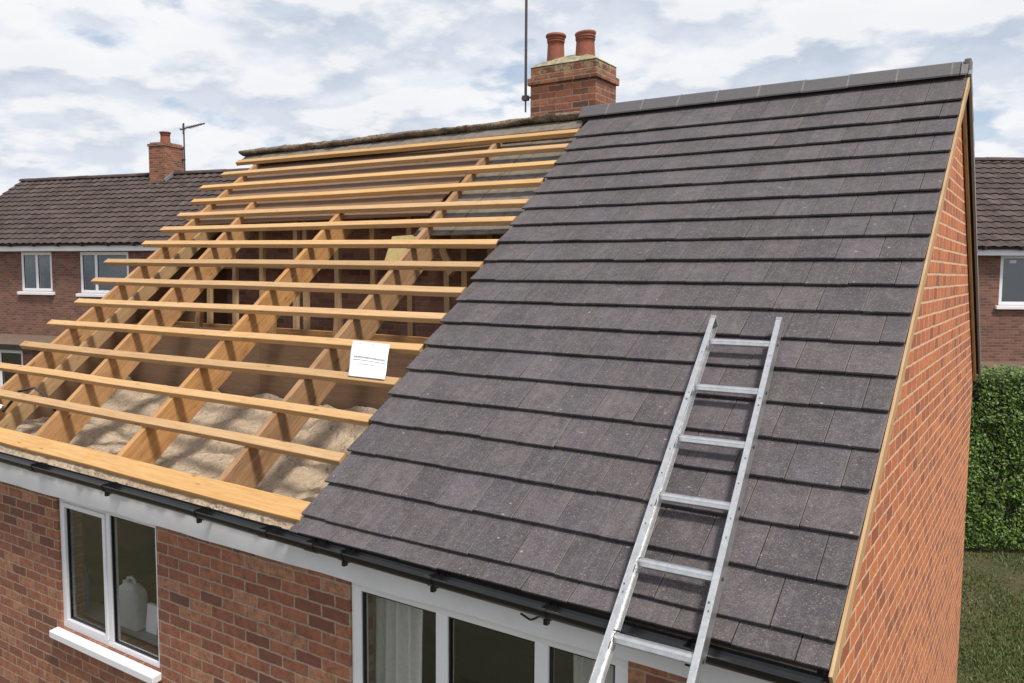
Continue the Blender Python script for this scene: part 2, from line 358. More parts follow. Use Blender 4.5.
# rooms behind the front windows
mb = MB(); mb.aabb(WX0+.26, .45, -.22, WX1-.26, 8.0, -.16); mb.build('ceiling', 'plaster', house)
mb = MB(); mb.aabb(WX0+.26, .43, -2.62, WX1-.26, 8.0, -2.55); mb.build('floor', 'ply', house)
mb = MB(); mb.aabb(WX0+.26, 3.2, -2.54, WX1-.26, 3.3, -.225); mb.build('partition', 'plaster', house)
mb = MB(); mb.aabb(-4.6, .45, -2.54, -4.5, 3.19, -.225); mb.build('partition', 'plaster', house)

def window(parent, x0, x1, z0, z1, y, splits, fw=.06, depth=.07, openers=(), sill=True, sillh=.09, mat='white', sill_out=.12, sx=(.1, .1)):
    """frame with mullions at the given x positions; y = outer face; a pane in each light"""
    m = MB(); y1 = y + depth
    m.aabb(x0, y, z1-fw, x1, y1, z1); m.aabb(x0, y, z0, x1, y1, z0+fw)
    m.aabb(x0, y+.001, z0+fw, x0+fw, y1, z1-fw); m.aabb(x1-fw, y+.001, z0+fw, x1, y1, z1-fw)
    for s in splits: m.aabb(s-fw*.55, y+.001, z0+fw, s+fw*.55, y1, z1-fw)
    fr = m.build('window_frame', mat, parent, bevel=.004)
    edges = [x0+fw] + [e for s in splits for e in (s-fw*.55, s+fw*.55)] + [x1-fw]
    for i in range(len(edges)//2):
        a, b_ = edges[2*i], edges[2*i+1]
        if i in openers:
            t = fw*.85; q = MB(); zb, zt = z0+fw, z1-fw
            q.aabb(a+.003, y-.012, zt-t, b_-.003, y+.045, zt-.003); q.aabb(a+.003, y-.012, zb+.003, b_-.003, y+.045, zb+t)
            q.aabb(a+.003, y-.011, zb+t, a+t, y+.045, zt-t); q.aabb(b_-t, y-.011, zb+t, b_-.003, y+.045, zt-t)
            q.build('sash', mat, fr, bevel=.004); pa, pb, pz0, pz1 = a+t, b_-t, zb+t, zt-t
        else: pa, pb, pz0, pz1 = a, b_, z0+fw, z1-fw
        s_ = MB(); g_ = .012                                     # black gasket
        s_.aabb(pa, y+.014, pz0, pa+g_, y+.04, pz1); s_.aabb(pb-g_, y+.014, pz0, pb, y+.04, pz1); s_.aabb(pa+g_, y+.014, pz0, pb-g_, y+.04, pz0+g_); s_.aabb(pa+g_, y+.014, pz1-g_, pb-g_, y+.04, pz1)
        s_.build('gasket', 'black', fr)
        p_ = MB(); p_.aabb(pa+g_, y+.024, pz0+g_, pb-g_, y+.03, pz1-g_); p_.build('pane', 'glass', fr)
    if sill:
        m = MB(); m.box((x0-sx[0], y-sill_out, z0-sillh), (x1-x0+sx[0]+sx[1], 0, 0), (0, sill_out+.05, .018), (0, 0, sillh-.02)); m.build('window_sill', 'white', fr, bevel=.006)
    return fr
window(house, *WIN1, WY+.02, [-5.86], .05, openers=(0,), sillh=.085, sill_out=.10, sx=(.07, .015))
window(house, *WIN2, WY+.015, [-2.27, -1.56], .085, openers=(), sill=True)

# fascia, eaves strip, gutter
mb = MB()
n = 40
for i in range(n):
    xa, xb = WX0-.1 + (WX1+.1-WX0)*i/n, WX0-.1 + (WX1+.1-WX0)*(i+1)/n
    wob = lambda x: .006*noise.noise(Vector((x*1.7, 3, 0))) + .003*noise.noise(Vector((x*9, 1, 0)))
    ya, yb = .135+wob(xa), .135+wob(xb); za, zb = -.225+wob(xa)*1.6, -.225+wob(xb)*1.6
    mb.face([(xa, ya, za), (xb, yb, zb), (xb, yb+.0, -.02), (xa, ya, -.02)], smooth=True)
    mb.face([(xa, ya, za), (xa, .198, za), (xb, .198, zb), (xb, yb, zb)])
    mb.face([(xa, ya, -.02), (xb, yb, -.02), (xb, .198, -.02), (xa, .198, -.02)])
mb.build('fascia', 'fascia', house)
mb = MB()
def rough_strip(u0, u1, s0, s1, off0, off1, step=.07, amp=.012):
    k = int((u1-u0)/step)
    def edge(i, sgn): x = u0+(u1-u0)*i/k; return amp*noise.noise(Vector((x*8, sgn*7, 0)))*2
    for i in range(k):
        xa, xb = u0+(u1-u0)*i/k, u0+(u1-u0)*(i+1)/k
        A = lambda x, j, s, o: rp(x, s + edge(j, 1 if s == s0 else 2), o + edge(j, 3)*.6)
        mb.face([A(xa,i,s0,off1), A(xb,i+1,s0,off1), A(xb,i+1,s1,off1), A(xa,i,s1,off1)], smooth=True)
        mb.face([A(xa,i,s0,off0), A(xb,i+1,s0,off0), A(xb,i+1,s0,off1), A(xa,i,s0,off1)], smooth=True)
rough_strip(-9.9, -3.35, .085, .26, -.115, -.085, .05)
mb.build('eaves_felt', M['insul'], house)
mb = MB(); mb.aabb(WX0, .145, -.02, WX1, .30, -.004); mb.build('wall_plate', 'ply', house)

GP = [(-9.9, .095), (-7.0, .08), (-4.7, .058), (-3.3, .034), (-1.3, .010), (.0, .0)]   # the gutter's lip: x, z
def glip(x):
    for (a, za), (b_, zb) in zip(GP, GP[1:]):
        if a <= x <= b_: return za + (zb-za)*(x-a)/(b_-a)
    return GP[-1][1]
GR = .063; GY = .022
def gut_profile(r0, x, z, n=12): return [Vector((x, GY - r0*math.cos(math.pi*k/n), z - r0*math.sin(math.pi*k/n))) for k in range(n+1)]
mb = MB(); xs = [-9.9 + i*.3 for i in range(33)] + [-.02]
for xa, xb in zip(xs, xs[1:]):
    Ao, Bo, Ai, Bi = (gut_profile(rr, x, glip(x)) for rr, x in ((GR, xa), (GR, xb), (GR-.004, xa), (GR-.004, xb)))
    for k in range(12):
        mb.face([Ao[k], Ao[k+1], Bo[k+1], Bo[k]], smooth=True); mb.face([Ai[k], Bi[k], Bi[k+1], Ai[k+1]], smooth=True)
    mb.face([Ao[0], Bo[0], Bi[0], Ai[0]]); mb.face([Ao[-1], Ai[-1], Bi[-1], Bo[-1]])
mb.tube([(x, GY-GR, glip(x)) for x in xs], .006, 6)
e = gut_profile(GR, -.02, glip(-.02)); mb.face(e)
gut = mb.build('gutter', 'black', house)
for x in (-6.589, -5.482, -4.315, -3.59, -3.15, -2.87, -2.164, -1.404, -.62):
    mb = MB(); joint = x in (-3.59, -3.15, -6.589); w = .05 if joint else .022; z = glip(x)
    A, B = gut_profile(GR+.006, x-w, z+.002), gut_profile(GR+.006, x+w, z+.002)
    for k in range(12): mb.face([A[k], A[k+1], B[k+1], B[k]], smooth=True)
    mb.tube([(x-w, GY-GR-.002, z+.004), (x+w, GY-GR-.002, z+.004)], .011, 8); 
    mb.face(A); mb.face(B[::-1]); 
    if not joint: mb.aabb(x-.012, GY+GR*.2, z-GR-.02, x+.012, .13, z-GR+.012); mb.aabb(x-.012, GY-.03, z-GR-.03, x+.012, GY+.0, z-GR)
    mb.build('gutter_bracket', 'black', gut)
mb = MB(); pts = [Vector((-1.62+.02*i, .09+.01*math.sin(i), glip(-1.5)-.115 - .022*math.sin(i*.62))) for i in range(9)]
mb.tube(pts, .006, 6); mb.build('cable_hook', 'black', gut)

# --- tiles of the finished half: every tile a bevelled slab, one mesh
def s_k(k): return .078 if k == 0 else .2176 + (k-1)*.30
def tile_slope(P, ds, nr, u_left, u_right, rows, ridge_s, tw=.2923, phase=.0, gauge=s_k):
    mb = MB(); T = .020; GAP = .013
    for k in range(rows):
        s0, s1 = gauge(k), min(gauge(k+1) if k < rows-1 else ridge_s, ridge_s)
        ul = u_left(s0); shift = 0 if k % 2 else tw/2
        edges = [u_right]; x = u_right - (shift if shift else tw) + phase
        while x > ul + .06: edges.append(x); x -= tw
        edges.append(ul)
        for i, (b_, a) in enumerate(zip(edges, edges[1:])):
            j = lambda s=.0012: random.uniform(-s, s)
            wav = .005*noise.noise(Vector((a*.9, k*3.1, 0))); lo, hi, lift = s0 + j(.004) + wav, s1 + .03, j(.003)
            tl, tr = lift + j(), lift + j()
            gap = .0022
            A0 = P(a+gap+j(.0008), lo+j(), tl); B0 = P(b_-gap+j(.0008), lo+j(), tr)
            B1 = P(b_-gap, hi, -T-GAP); A1 = P(a+gap, hi, -T-GAP)
            n_ = nr * -T
            q = [A0, B0, B1, A1]; w = [p + n_ for p in q]; r = (random.random(), random.random(), random.random())
            if ul == a and i and (b_-a) < tw*.9: u0 = 1-(b_-a)/tw
            else: u0 = 0
            uv = [(u0, 0), (1, 0), (1, 1), (u0, 1)]
            mb.face(q, uv, r); mb.face(w[::-1], uv, r); mb.face([w[0], w[1], q[1], q[0]], [(.5, 0)]*4, r)
            mb.face([w[1], w[2], q[2], q[1]], [(.5, 0)]*4, r); mb.face([w[2], w[3], q[3], q[2]], [(.5, 0)]*4, r); mb.face([w[3], w[0], q[0], q[3]], [(.5, 0)]*4, r)
    return mb
tiles = tile_slope(rp, DS, NR, lambda s: -(3.44 + .068*s), 0, 20, 6.13, phase=.0)
roof = tiles.build('tiled_roof_slope', 'tile', house, bevel=.0025)
roof['label'] = 'finished half of the slope in flat dark grey concrete tiles'
# underlay below the tiled half
mb = MB(); mb.box(rp(-3.42, .10, -.075), (3.36, 0, 0), DS*6.0, NR*.012); mb.build('roof_underlay', 'dark', house)
# rear slope
DB = Vector((0, BY-RY, BZ-RZ)).normalized(); LB = math.hypot(BY-RY, BZ-RZ); NB = Vector((0, -DB.z, DB.y))
def bp(u, s, off=0): return Vector((u, BY, BZ)) - DB*s + NB*off
mb = tile_slope(bp, -DB, NB, lambda s: WX0-.1, .026, int(LB/.3)+1, LB-.02, gauge=lambda k: k*.3)
mb.build('rear_roof_slope', 'tile', house)
mb = MB(); mb.box(bp(WX0+.26, .1, -.115), (-5.75-WX0-.26, 0, 0), -DB*(LB-.15), NB*.06)
for k in range(1, 6): pass
o_ = mb.build('roof_lining', 'ply', house)
for i in range(3):
    mb = MB(); mb.box(bp(-5.74+i*1.9, .1, -.11-.004*(i % 2)), (1.885, 0, 0), -DB*(LB-.2), NB*.05); mb.build('lining_panel', 'grey_board', house)
# verge trims
mb = MB(); mb.box(rp(.002, .05, -.022), DS*6.02, (.016, 0, 0), NR*-.085); mb.build('bargeboard', 'batten', house)
mb = MB(); mb.box(rp(-.058, .06, -.072), DS*5.95, (.058, 0, 0), NR*-.03); mb.build('shaded_verge_soffit', 'dark', house)
mb = MB(); mb.box(bp(-.05, -.02, -.07), -DB*(LB+.02), (.028, 0, 0), NB*-.12); mb.build('bargeboard', 'batten', house)
mb = MB(); mb.box(bp(.004, -.02, -.07), -DB*(LB+.05), (.024, 0, 0), NB*-.06); mb.build('verge_trim', 'grey_metal', house)
mb = MB(); mb.box(bp(-.021, -.01, -.075), -DB*(LB-.1), (.024, 0, 0), NB*-.02); mb.build('shaded_verge_soffit', 'dark', house)  # dark strip: shade of the gap beside the bargeboard put into its colour

# --- ridge of the finished half
xs = [-3.95, -3.597, -3.169, -2.745, -2.319, -1.876, -1.437, -1.016, -.583, -.128, -.055, .0]
def ridge_cap(xa, xb, lift=0, w=.145, h=.125, th=.015):
    m = MB(); z = RZ + .055 + lift
    prof = [(-w, -h), (-w*.35, -.004), (0, .012), (w*.35, -.004), (w, -h)]
    for (a, za), (b_, zb) in zip(prof, prof[1:]):
        ya, yb = RY + a, RY + b_
        m.face([(xa, ya, z+za), (xb, ya, z+za), (xb, yb, z+zb), (xa, yb, z+zb)])
        m.face([(xa, ya, z+za-th), (xa, yb, z+zb-th), (xb, yb, z+zb-th), (xb, ya, z+za-th)])
    ou = [(xa, RY+a, z+za) for a, za in prof]; inn = [(xa, RY+a, z+za-th) for a, za in prof[::-1]]
    m.face((ou+inn)[::-1]); m.face([(xb, y, q) for _, y, q in ou+inn])
    m.face([(xa, RY-w, z-h-th), (xb, RY-w, z-h-th), (xb, RY-w, z-h), (xa, RY-w, z-h)])
    m.face([(xa, RY+w, z-h), (xb, RY+w, z-h), (xb, RY+w, z-h-th), (xa, RY+w, z-h-th)])
    return m
for a, b_ in zip(xs, xs[1:-1]): ridge_cap(a+.008, b_-.008, random.uniform(-.002, .003)).build('ridge_tile', 'ridge', roof)
ridge_cap(-.055, .0).build('ridge_tile', 'mortar', roof)
for x in xs[1:-2]:
    ridge_cap(x-.009, x+.009, .004, .148, .128).build('ridge_joint', 'mortar', roof)
mb = MB()
mb.aabb(-3.93, RY-.095, RZ-.125, -.02, RY+.095, RZ-.06); mb.build('ridge_bedding', 'dark', roof)
mb = MB(); mb.aabb(-.035, RY-.075, RZ-.12, .02, RY+.09, RZ+.075); mb.build('ridge_end_mortar', 'mortar', roof, bevel=.01)

# --- old ridge over the stripped half: mossy bed and grey boards
mb = MB(); k = 130
def mossy(x, a):
    r0 = .070 + .028*noise.noise(Vector((x*2.2, a*1.3, 0))) + .022*noise.noise(Vector((x*11, a*3, 4)))
    sx = .10*noise.noise(Vector((x*.8, 9, 1)))
    return Vector((x, RY + .02 + 1.7*r0*math.cos(a), RZ - .035 + .68*r0*math.sin(a) + sx*.2))
for i in range(k):
    xa, xb = -9.98 + 6.1*i/k, -9.98 + 6.1*(i+1)/k
    for j in range(12):
        a, a2 = math.pi*2*j/12, math.pi*2*(j+1)/12
        mb.face([mossy(xa, a2), mossy(xb, a2), mossy(xb, a), mossy(xa, a)], smooth=True)
mb.face([mossy(-9.98, math.pi*2*j/12) for j in range(12)]); mb.face([mossy(-3.88, math.pi*2*j/12) for j in range(12)][::-1])
mb.build('old_ridge_mortar', 'moss', house, merge=True)
x = -9.9
while x < -3.95:
    w = random.uniform(1.1, 1.7); xe = min(x+w, -3.9)
    mb = MB(); mb.box(rp(x, 5.93+random.uniform(-.01, .01), -.075), (xe-x-.008, 0, 0), DS*.2, NR*.03); mb.build('ridge_board', 'grey_board', house, bevel=.003); x = xe
mb = MB(); mb.aabb(WX0, RY-.02, RZ-.36, -.3, RY+.02, RZ-.13); mb.build('ridge_beam', 'rafter', house)

# --- rafters: deep joists on edge
def rafter(pts, w=.062, h=.30, mat='rafter', top=-.07, name='rafter'):
    m = MB(); 
    (s0, u0), (s1, u1) = pts
    m.box(rp(u0-w/2, s0, top-h), rp(u1, s1, 0)-rp(u0, s0, 0), (w, 0, 0), NR*h)
    return m.build(name, mat, house, bevel=.003)
RAF = [((.36, -4.53), (6.0, -5.02)), ((.36, -5.90), (4.42, -6.455)), ((.36, -7.30), (4.75, -8.38)), ((.36, -8.74), (6.0, -9.45)), ((.36, -3.2), (6.0, -3.7)), ((.36, -1.7), (6.0, -1.9))]
for r_ in RAF: rafter(r_)
rafter(((.36, -8.36), (5.5, -9.25)), .05, .16, 'stud', -.19, 'rafter')
# trimmed short rafter end lying against the wall of the loft on the left
# --- battens
BL = [5.935, 5.566, 5.197, 4.784, 4.404, 4.045, 3.70, 3.28, 2.853, 2.415, 1.995, 1.581, 1.209, .832]
BR = [5.807, 5.461, 5.08, 4.69, 4.291, 3.965, 3.553, 3.189, 2.789, 2.415, 2.0, 1.584, 1.164, .763]
BX = [-9.88, -9.84, -9.94, -9.70, -9.59, -9.56, -9.56, -9.90, -9.61, -9.38, -9.38, -9.36, -9.40, -9.5]
def batten(xl, sl, xr, sr, w, h, top, name, mat='batten'):
    """slightly bowed and waney sawn timber"""
    m = MB(); k = 14; r = (random.random(), random.random(), random.random()); sd = random.random()*50
    prof = [(-w/2, -h), (-w/2, 0), (w/2, 0), (w/2, -h)]
    rings = []
    for i in range(k+1):
        t = i/k; x = xl+(xr-xl)*t; s = sl+(sr-sl)*t + .010*noise.noise(Vector((x*.7, sd, 0))); o = top + .004*noise.noise(Vector((x*.9, sd, 5)))
        ring = []
        for a, c_ in prof: ring.append(rp(x, s + a*(1+.06*noise.noise(Vector((x*2, sd, a*9)))), o + c_))
        rings.append(ring)
    dl = abs(xr-xl)/k; cum = [0, w, w+h, 2*w+h, 2*w+2*h]; cc = [0, h, h+w, 2*h+w, 2*h+2*w]
    for i in range(k):
        for j in range(4):
            j2 = (j+1) % 4
            m.face([rings[i][j], rings[i+1][j], rings[i+1][j2], rings[i][j2]][::-1], [(i*dl, cc[j]), ((i+1)*dl, cc[j]), ((i+1)*dl, cc[j+1]), (i*dl, cc[j+1])][::-1], r)
    m.face(rings[0], [(0, 0), (0, .02), (.02, .02), (.02, 0)], (r[0], .1, .5)); m.face(rings[-1][::-1], [(0, 0), (0, .02), (.02, .02), (.02, 0)], (r[0], .1, .5))
    ob = m.build(name, mat, house, bevel=.0035)
    return ob
for i, (sl, sr, xl) in enumerate(zip(BL, BR, BX)):
    b_ob = batten(xl, sl, -(3.44+.068*sr)-.01, sr, .084, .056, -.022, 'roof_batten')
    nm = MB()                                                    # nail heads over each rafter
    for (sa, ua), (sb, ub) in RAF[:4]:
        sm = (sl+sr)/2
        if sm > sb: continue
        u = ua+(ub-ua)*(sm-sa)/(sb-sa); t = (u-xl)/(-3.6-xl)
        if t < .01 or t > 1: continue
        s = sl+(sr-sl)*t
        for dx in (-.012, .014):
            c = rp(u+dx, s+random.uniform(-.01, .01), -.024); nm.box(c-Vector((.003, 0, 0))-DS*.003, (.006, 0, 0), DS*.006, NR*.002)
    nm.build('nail_heads', 'steel', b_ob)['kind'] = 'stuff'
batten(-9.6, .36, -3.40, .265, .16, .115, -.04, 'eaves_board')

# --- inside the loft
def insul(u, v):
    x = -9.45 + 6.2*u; y = .42 + 2.25*v
    w_ = Vector((x+.12*noise.noise(Vector((x*2, y*2, 3))), y+.12*noise.noise(Vector((x*2, y*2, 8))), 0))
    vo_ = lambda f, k: (lambda d: d[1]-d[0])(noise.voronoi(w_*f + Vector((0, 0, k)))[0])
    z = -.15 + .30*v*v + .12*v + .13*noise.noise(Vector((x*1.3, y*1.5, 0))) + .10*vo_(1.7, 1) + .045*vo_(3.6, 4) + .012*vo_(9.5, 9) + .006*noise.noise(Vector((x*22, y*22, 1)))
    for uu in (-3.9, -5.3, -6.7, -8.1): z += .05*math.exp(-((x-uu)/.36)**2)
    return (x, y, z)
mb = MB(); mb.grid(insul, 360, 130)
tag(mb.build('insulation_quilt', 'insul', None, merge=True), 'crumpled beige insulation quilt lying between the rafters behind the eaves', 'insulation', None, 'stuff')
mb = MB(); mb.aabb(-9.45, 2.72, -.15, -6.9, 2.745, 1.08); mb.aabb(-6.895, 2.72, -.15, -4.35, 2.745, 1.03); mb.aabb(-4.345, 2.725, -.15, -.35, 2.75, 1.03); mb.build('loft_board', 'ply', house)
for i in range(3):                                              # brown boards laid across the upper rafters
    s_a = 4.30+.56*i; mb = MB(); mb.box(rp(-9.55+.25*i*.3, s_a, -.155), (4.46-.25*i*.3, 0, 0), DS*.552, NR*.02); mb.build('roof_board', 'ply', house, bevel=.002)
for i in range(3):
    mb = MB(); mb.box(rp(-5.04+.5*i, 3.9, -.165-.003*(i % 2)), (.492, 0, 0), DS*2.0, NR*.018); mb.build('roof_panel', 'grey_board', house, bevel=.002)
gable(WX0+.285, .02, .66, .15).build('gable_lining', 'ply', house)
mb = MB(); mb.aabb(-9.45, 4.25, -.15, -.35, 4.35, 2.78); mb.build('spine_wall', 'inner_brick', house)
mb = MB(); mb.bar((-9.45, 4.05, 1.86), (-.35, 4.05, 1.85), .06, .11); mb.build('purlin', 'rafter', house)
mb = MB(); mb.bar((-9.45, 3.35, 1.02), (-.35, 3.35, 1.0), .07, .1); mb.build('purlin', 'rafter', house)
x = -9.0
while x < -3.6:
    mb = MB(); ln = random.uniform(-.05, .05)
    mb.bar((x, 3.62+ln*.4, .7), (x-.24+ln, 3.86, 2.50), .075, .05, (0, 1, 0)); mb.build('stud', 'stud', house); x += random.choice((.22, .42, .55, .6))
for x in (-8.55, -7.15, -6.05):
    mb = MB(); mb.bar((x, 3.0, -.05), (x+.05, 3.1, 1.35), .1, .05, (0, 1, 0)); mb.build('stud', 'rafter', house)
mb = MB(); mb.bar((-4.7, 3.5, 1.75), (-5.1, 3.7, 2.3), .09, .05, (0, 1, 0)); mb.build('brace', 'stud', house)
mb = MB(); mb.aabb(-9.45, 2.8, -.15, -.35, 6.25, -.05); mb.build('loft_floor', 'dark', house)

# things left in the loft
mb = MB(); mb.box((-5.62, 3.45, 1.86), (.42, .05, .02), (.04, .1, .30), (.02, -.05, .01)); tag(mb.build('board_offcut', 'foam', None, bevel=.003), 'small yellow board offcut propped against the studs high in the open loft', 'offcut')
mb = MB(); ctl = [(-8.40, .66), (-8.46, .80), (-8.56, .95), (-8.36, 1.03), (-8.05, .97), (-7.75, .85), (-7.55, .78)]
pts = []
for a, b_ in zip(ctl, ctl[1:]):
    for k in range(5): t = k/5; pts.append(rp(a[0]+(b_[0]-a[0])*t, a[1]+(b_[1]-a[1])*t, -.125))
mb.tube(pts, .014, 8); tag(mb.build('loose_cable', 'black', None), 'black cable looped over the lowest rafters at the left end of the open roof', 'cable')
mb = MB()
def sheet(u, v):
    return rp(-8.62+.30*u, .58+.12*v, -.035+.03*noise.noise(Vector((u*3, v*3, 0)))) + Vector((0, 0, -.02*v))
mb.grid(sheet, 12, 8); o_ = mb.build('plastic_scrap', 'paper', None, merge=True); tag(o_, 'pale scrap of plastic sheet lying behind the eaves board at the left', 'plastic sheet')
sm = o_.modifiers.new('thickness', 'SOLIDIFY'); sm.thickness = .002

# --- things behind the window
mb = MB()
cx, cy, cz = -5.99, .50, -1.40
mb.aabb(WIN1[0]-.5, .425, -1.44, WIN1[1], .62, -1.402); mb.build('inner_sill', 'plaster', house)
can = thing('jerrycan', 'white plastic jerrycan on the inner sill behind the left window', 'jerrycan', (cx, cy, cz))
mb = MB(); w, d, h = .15, .07, .40
prof = [(0, 1), (.02, 1.02), (.30, 1.0), (.35, .85), (.40, .45)]
rings = []
for z, k in prof: rings.append([Vector((sx*w*k, sy*d*(k if k < 1 else 1), z)) for sx, sy in ((-1,-.7), (-.85,-1), (.85,-1), (1,-.7), (1,.7), (.85,1), (-.85,1), (-1,.7))])
for a, b_ in zip(rings, rings[1:]):
    for k in range(8): mb.face([a[k], a[(k+1) % 8], b_[(k+1) % 8], b_[k]])
mb.face(rings[0][::-1]); mb.face(rings[-1]); mb.build('can_body', 'canister', can, bevel=.008, seg=2)
mb = MB(); mb.tube([(-.06, 0, .37), (-.05, 0, .43), (.0, 0, .445), (.05, 0, .42), (.07, 0, .34)], .015, 8); mb.build('handle', 'canister', can)
mb = MB(); mb.tube([(-.085, 0, .33), (-.095, 0, .40)], .024, 12); mb.build('cap', 'white', can)
mb = MB(); mb.lathe((0, 0, 0), [(0, 0), (.035, 0), (.035, .26), (.016, .31), (.016, .37), (.02, .37), (.02, .41), (0, .41)], 14)
o_ = mb.build('spray_bottle', 'blue', None, merge=True); o_.location = (-6.745, .5, -1.402); tag(o_, 'tall blue plastic bottle on the inner sill behind the left window', 'bottle')
mb = MB(); mb.box((-5.80, .50, -1.402), (.16, 0, 0), (0, .03, 0), (.04, 0, .26)); o_ = mb.build('folded_paper', 'paper', None); tag(o_, 'small white card beside the jerrycan behind the left window', 'card')
def curtain(x0, x1, z0, z1, y, label):
    m = MB()
    m.grid(lambda u, v: (x0+(x1-x0)*u, y + .035*math.sin(u*(x1-x0)*62 + .7*math.sin(v*3)) + .012*math.sin(u*31+v*2), z0+(z1-z0)*v), 90, 10)
    o = m.build('curtain', 'cloth', None, merge=True); o.modifiers.new('thickness', 'SOLIDIFY').thickness = .004
    tag(o, label, 'curtain')
curtain(-3.30, -2.64, -2.4, -.29, .48, 'pale pleated curtain behind the left pane of the wide window')
curtain(-1.52, -1.2, -2.4, -.29, .50, 'pale curtain behind the right pane of the wide window, beside the ladder')

# --- chimney
ch = MB(); X0, X1, Y0, Y1 = -4.79, -3.885, 5.2, 5.74
ch.aabb(X0, Y0, 3.0, X1, Y1, 4.07)
ch.aabb(X0-.03, Y0-.03, 4.07, X1+.03, Y1+.03, 4.155)
ch.aabb(X0, Y0, 4.155, X1, Y1, 4.285)
chim = ch.build('chimney', 'chimney_brick', house, bevel=.004)
mb = MB(); z0, z1 = 4.285, 4.40
a = [(X0-.005, Y0-.005), (X1+.005, Y0-.005), (X1+.005, Y1+.005), (X0-.005, Y1+.005)]; b_ = [(X0+.12, Y0+.2), (X1-.2, Y0+.2), (X1-.2, Y1-.15), (X0+.12, Y1-.15)]
fl = lambda u, v: None
K = 16
def fpt(u, v):
    x = X0-.006+(X1-X0+.012)*u; y = Y0-.006+(Y1-Y0+.012)*v
    e = min(u*.9, (1-u)*.9, v*.66, (1-v)*.66); z = 4.287 + .135*min(1, e/.26)**.8 + .012*noise.noise(Vector((x*9, y*9, 0)))*min(1, e*12)
    return (x, y, z)
mb.grid(fpt, 24, 18); mb.build('flaunching', 'flaunch', chim, merge=True)
def pot(x, y, zb, h, r0, tilt=None, rim=True):
    m = MB(); p = [(r0*.98, 0), (r0*.90, h*.55), (r0*.88, h*.72)]
    p += [(r0*.96, h*.725), (r0*.96, h*.755), (r0*.89, h*.765), (r0*.89, h*.80), (r0*.98, h*.81), (r0*.98, h*.845), (r0*.91, h*.855), (r0*.92, h*.885)]
    p += [(r0*1.09, h*.90), (r0*1.12, h*.95), (r0*1.03, h), (r0*.8, h), (r0*.78, h*.5)] if rim else [(r0*1.02, h*.93), (r0*1.04, h), (r0*.88, h), (r0*.86, h*.5)]
    m.lathe((x, y, zb), p, 28, tilt)
    m.face([(x+r0*.8*math.cos(2*math.pi*k/20), y+r0*.8*math.sin(2*math.pi*k/20), zb+h*.5) for k in range(20)])
    return m
H = .37
pot(-4.58, 5.45, 4.36, .355, .115).build('chimney_pot', 'terracotta', chim, merge=True)
pot(-4.165, 5.45, 4.365, .305, .125, lambda t, z: .014*math.cos(2*math.pi*t)*max(0, (z-.2)/.1) if z > .2 else 0, False).build('chimney_pot', 'terracotta', chim, merge=True)
# aerial mast strapped to the chimney
mb = MB(); mx_, my_ = -4.86, 5.20
mb.tube([(mx_, my_, 3.93), (mx_, my_, 6.6)], .017, 10); mb.tube([(mx_, my_, 3.76), (mx_, my_, 3.93)], .011, 8)
mb.tube([(mx_-.05, my_-.01, 3.93), (mx_+.13, my_+.02, 3.935)], .012, 8); mb.aabb(mx_-.035, my_-.03, 3.90, mx_+.035, my_+.03, 3.96)
mb.tube([(mx_, my_, 6.55), (mx_+.3, my_+.3, 6.56), (mx_-.5, my_-.5, 6.54)], .01, 6)
mb.build('aerial_mast', 'steel', chim)

# ------------------------------------------------------------------ ladder on the tiles
lad = thing('ladder', 'aluminium ladder lying up the tiled slope on the right', 'ladder', rp(-.9, 0, 0))
L0 = rp(-.9, 0, 0)
def lp(i, f, off=.07):  # i = rung number counted from the top, f = 0..1 across
    u0, s0, du, ds, w, tw = -1.1605, 2.1448, .04173, -.44660, .4095, .0033
    return rp(u0+du*i+w*f, s0+ds*i+tw*f, off) - L0
dirn = (lp(1, 0)-lp(0, 0)).normalized(); side = (lp(0, 1)-lp(0, 0)).normalized(); nl = dirn.cross(side).normalized()
if nl.z < 0: nl = -nl
for f, sg in ((0, -1), (1, 1)):
    m = MB(); top = lp(-.50, f) + side*sg*.016; bot = lp(17.9, f) + side*sg*.016
    a = bot-top; W_, Hh = .036, .085
    o = top - side*W_/2 - nl*Hh/2
    # channel section: web outside with two flanges
    t = .005
    m.box(o + (side*(W_-t) if sg > 0 else side*0), a, side*t, nl*Hh)
    m.box(o + nl*(Hh-t) + (side*0 if sg > 0 else side*(t+.0005)), a, side*(W_-t-.0005), nl*t)
    m.box(o + (side*0 if sg > 0 else side*(t+.0005)), a, side*(W_-t-.0005), nl*t)
    st = m.build('stile', 'alu', lad, bevel=.001)
    m = MB(); m.box(o - dirn*.012 - side*.002 - nl*.002, dirn*.03, side*(W_+.004), nl*(Hh+.004)); m.build('end_cap', 'grey_metal', st, bevel=.003)
    m = MB(); rr = random.Random(3)
    for i in range(0, 18):
        c = lp(i, f) + side*sg*(.016+W_/2+.001); m.tube([c, c+side*sg*.004], .011, 8)
        for k in range(2):
            c = lp(i+rr.uniform(.2, .8), f) + side*sg*.016 + nl*(Hh/2); m.tube([c + side*rr.uniform(-.008, .008), c+nl*.0015], rr.uniform(.003, .006), 7)
    m.build('rivets', 'steel', st)['kind'] = 'stuff'
for i in range(18):
    m = MB(); c0, c1 = lp(i, 0), lp(i, 1); d = c1-c0
    rw, rh = .050, .036
    P8 = []
    for k in range(8):
        a = math.pi/4*k + math.pi/8; P8.append(dirn*math.cos(a)*rw/1.7 + nl*(math.sin(a)*rh/1.7))
    for k in range(8):
        k2 = (k+1) % 8; m.face([c0+P8[k], c0+P8[k2], c1+P8[k2], c1+P8[k]])
    m.tube([c0+nl*.0195-dirn*.010, c1+nl*.0195-dirn*.010], .0025, 5); m.tube([c0+nl*.0195+dirn*.010, c1+nl*.0195+dirn*.010], .0025, 5)
    m.build('rung', 'alu', lad)

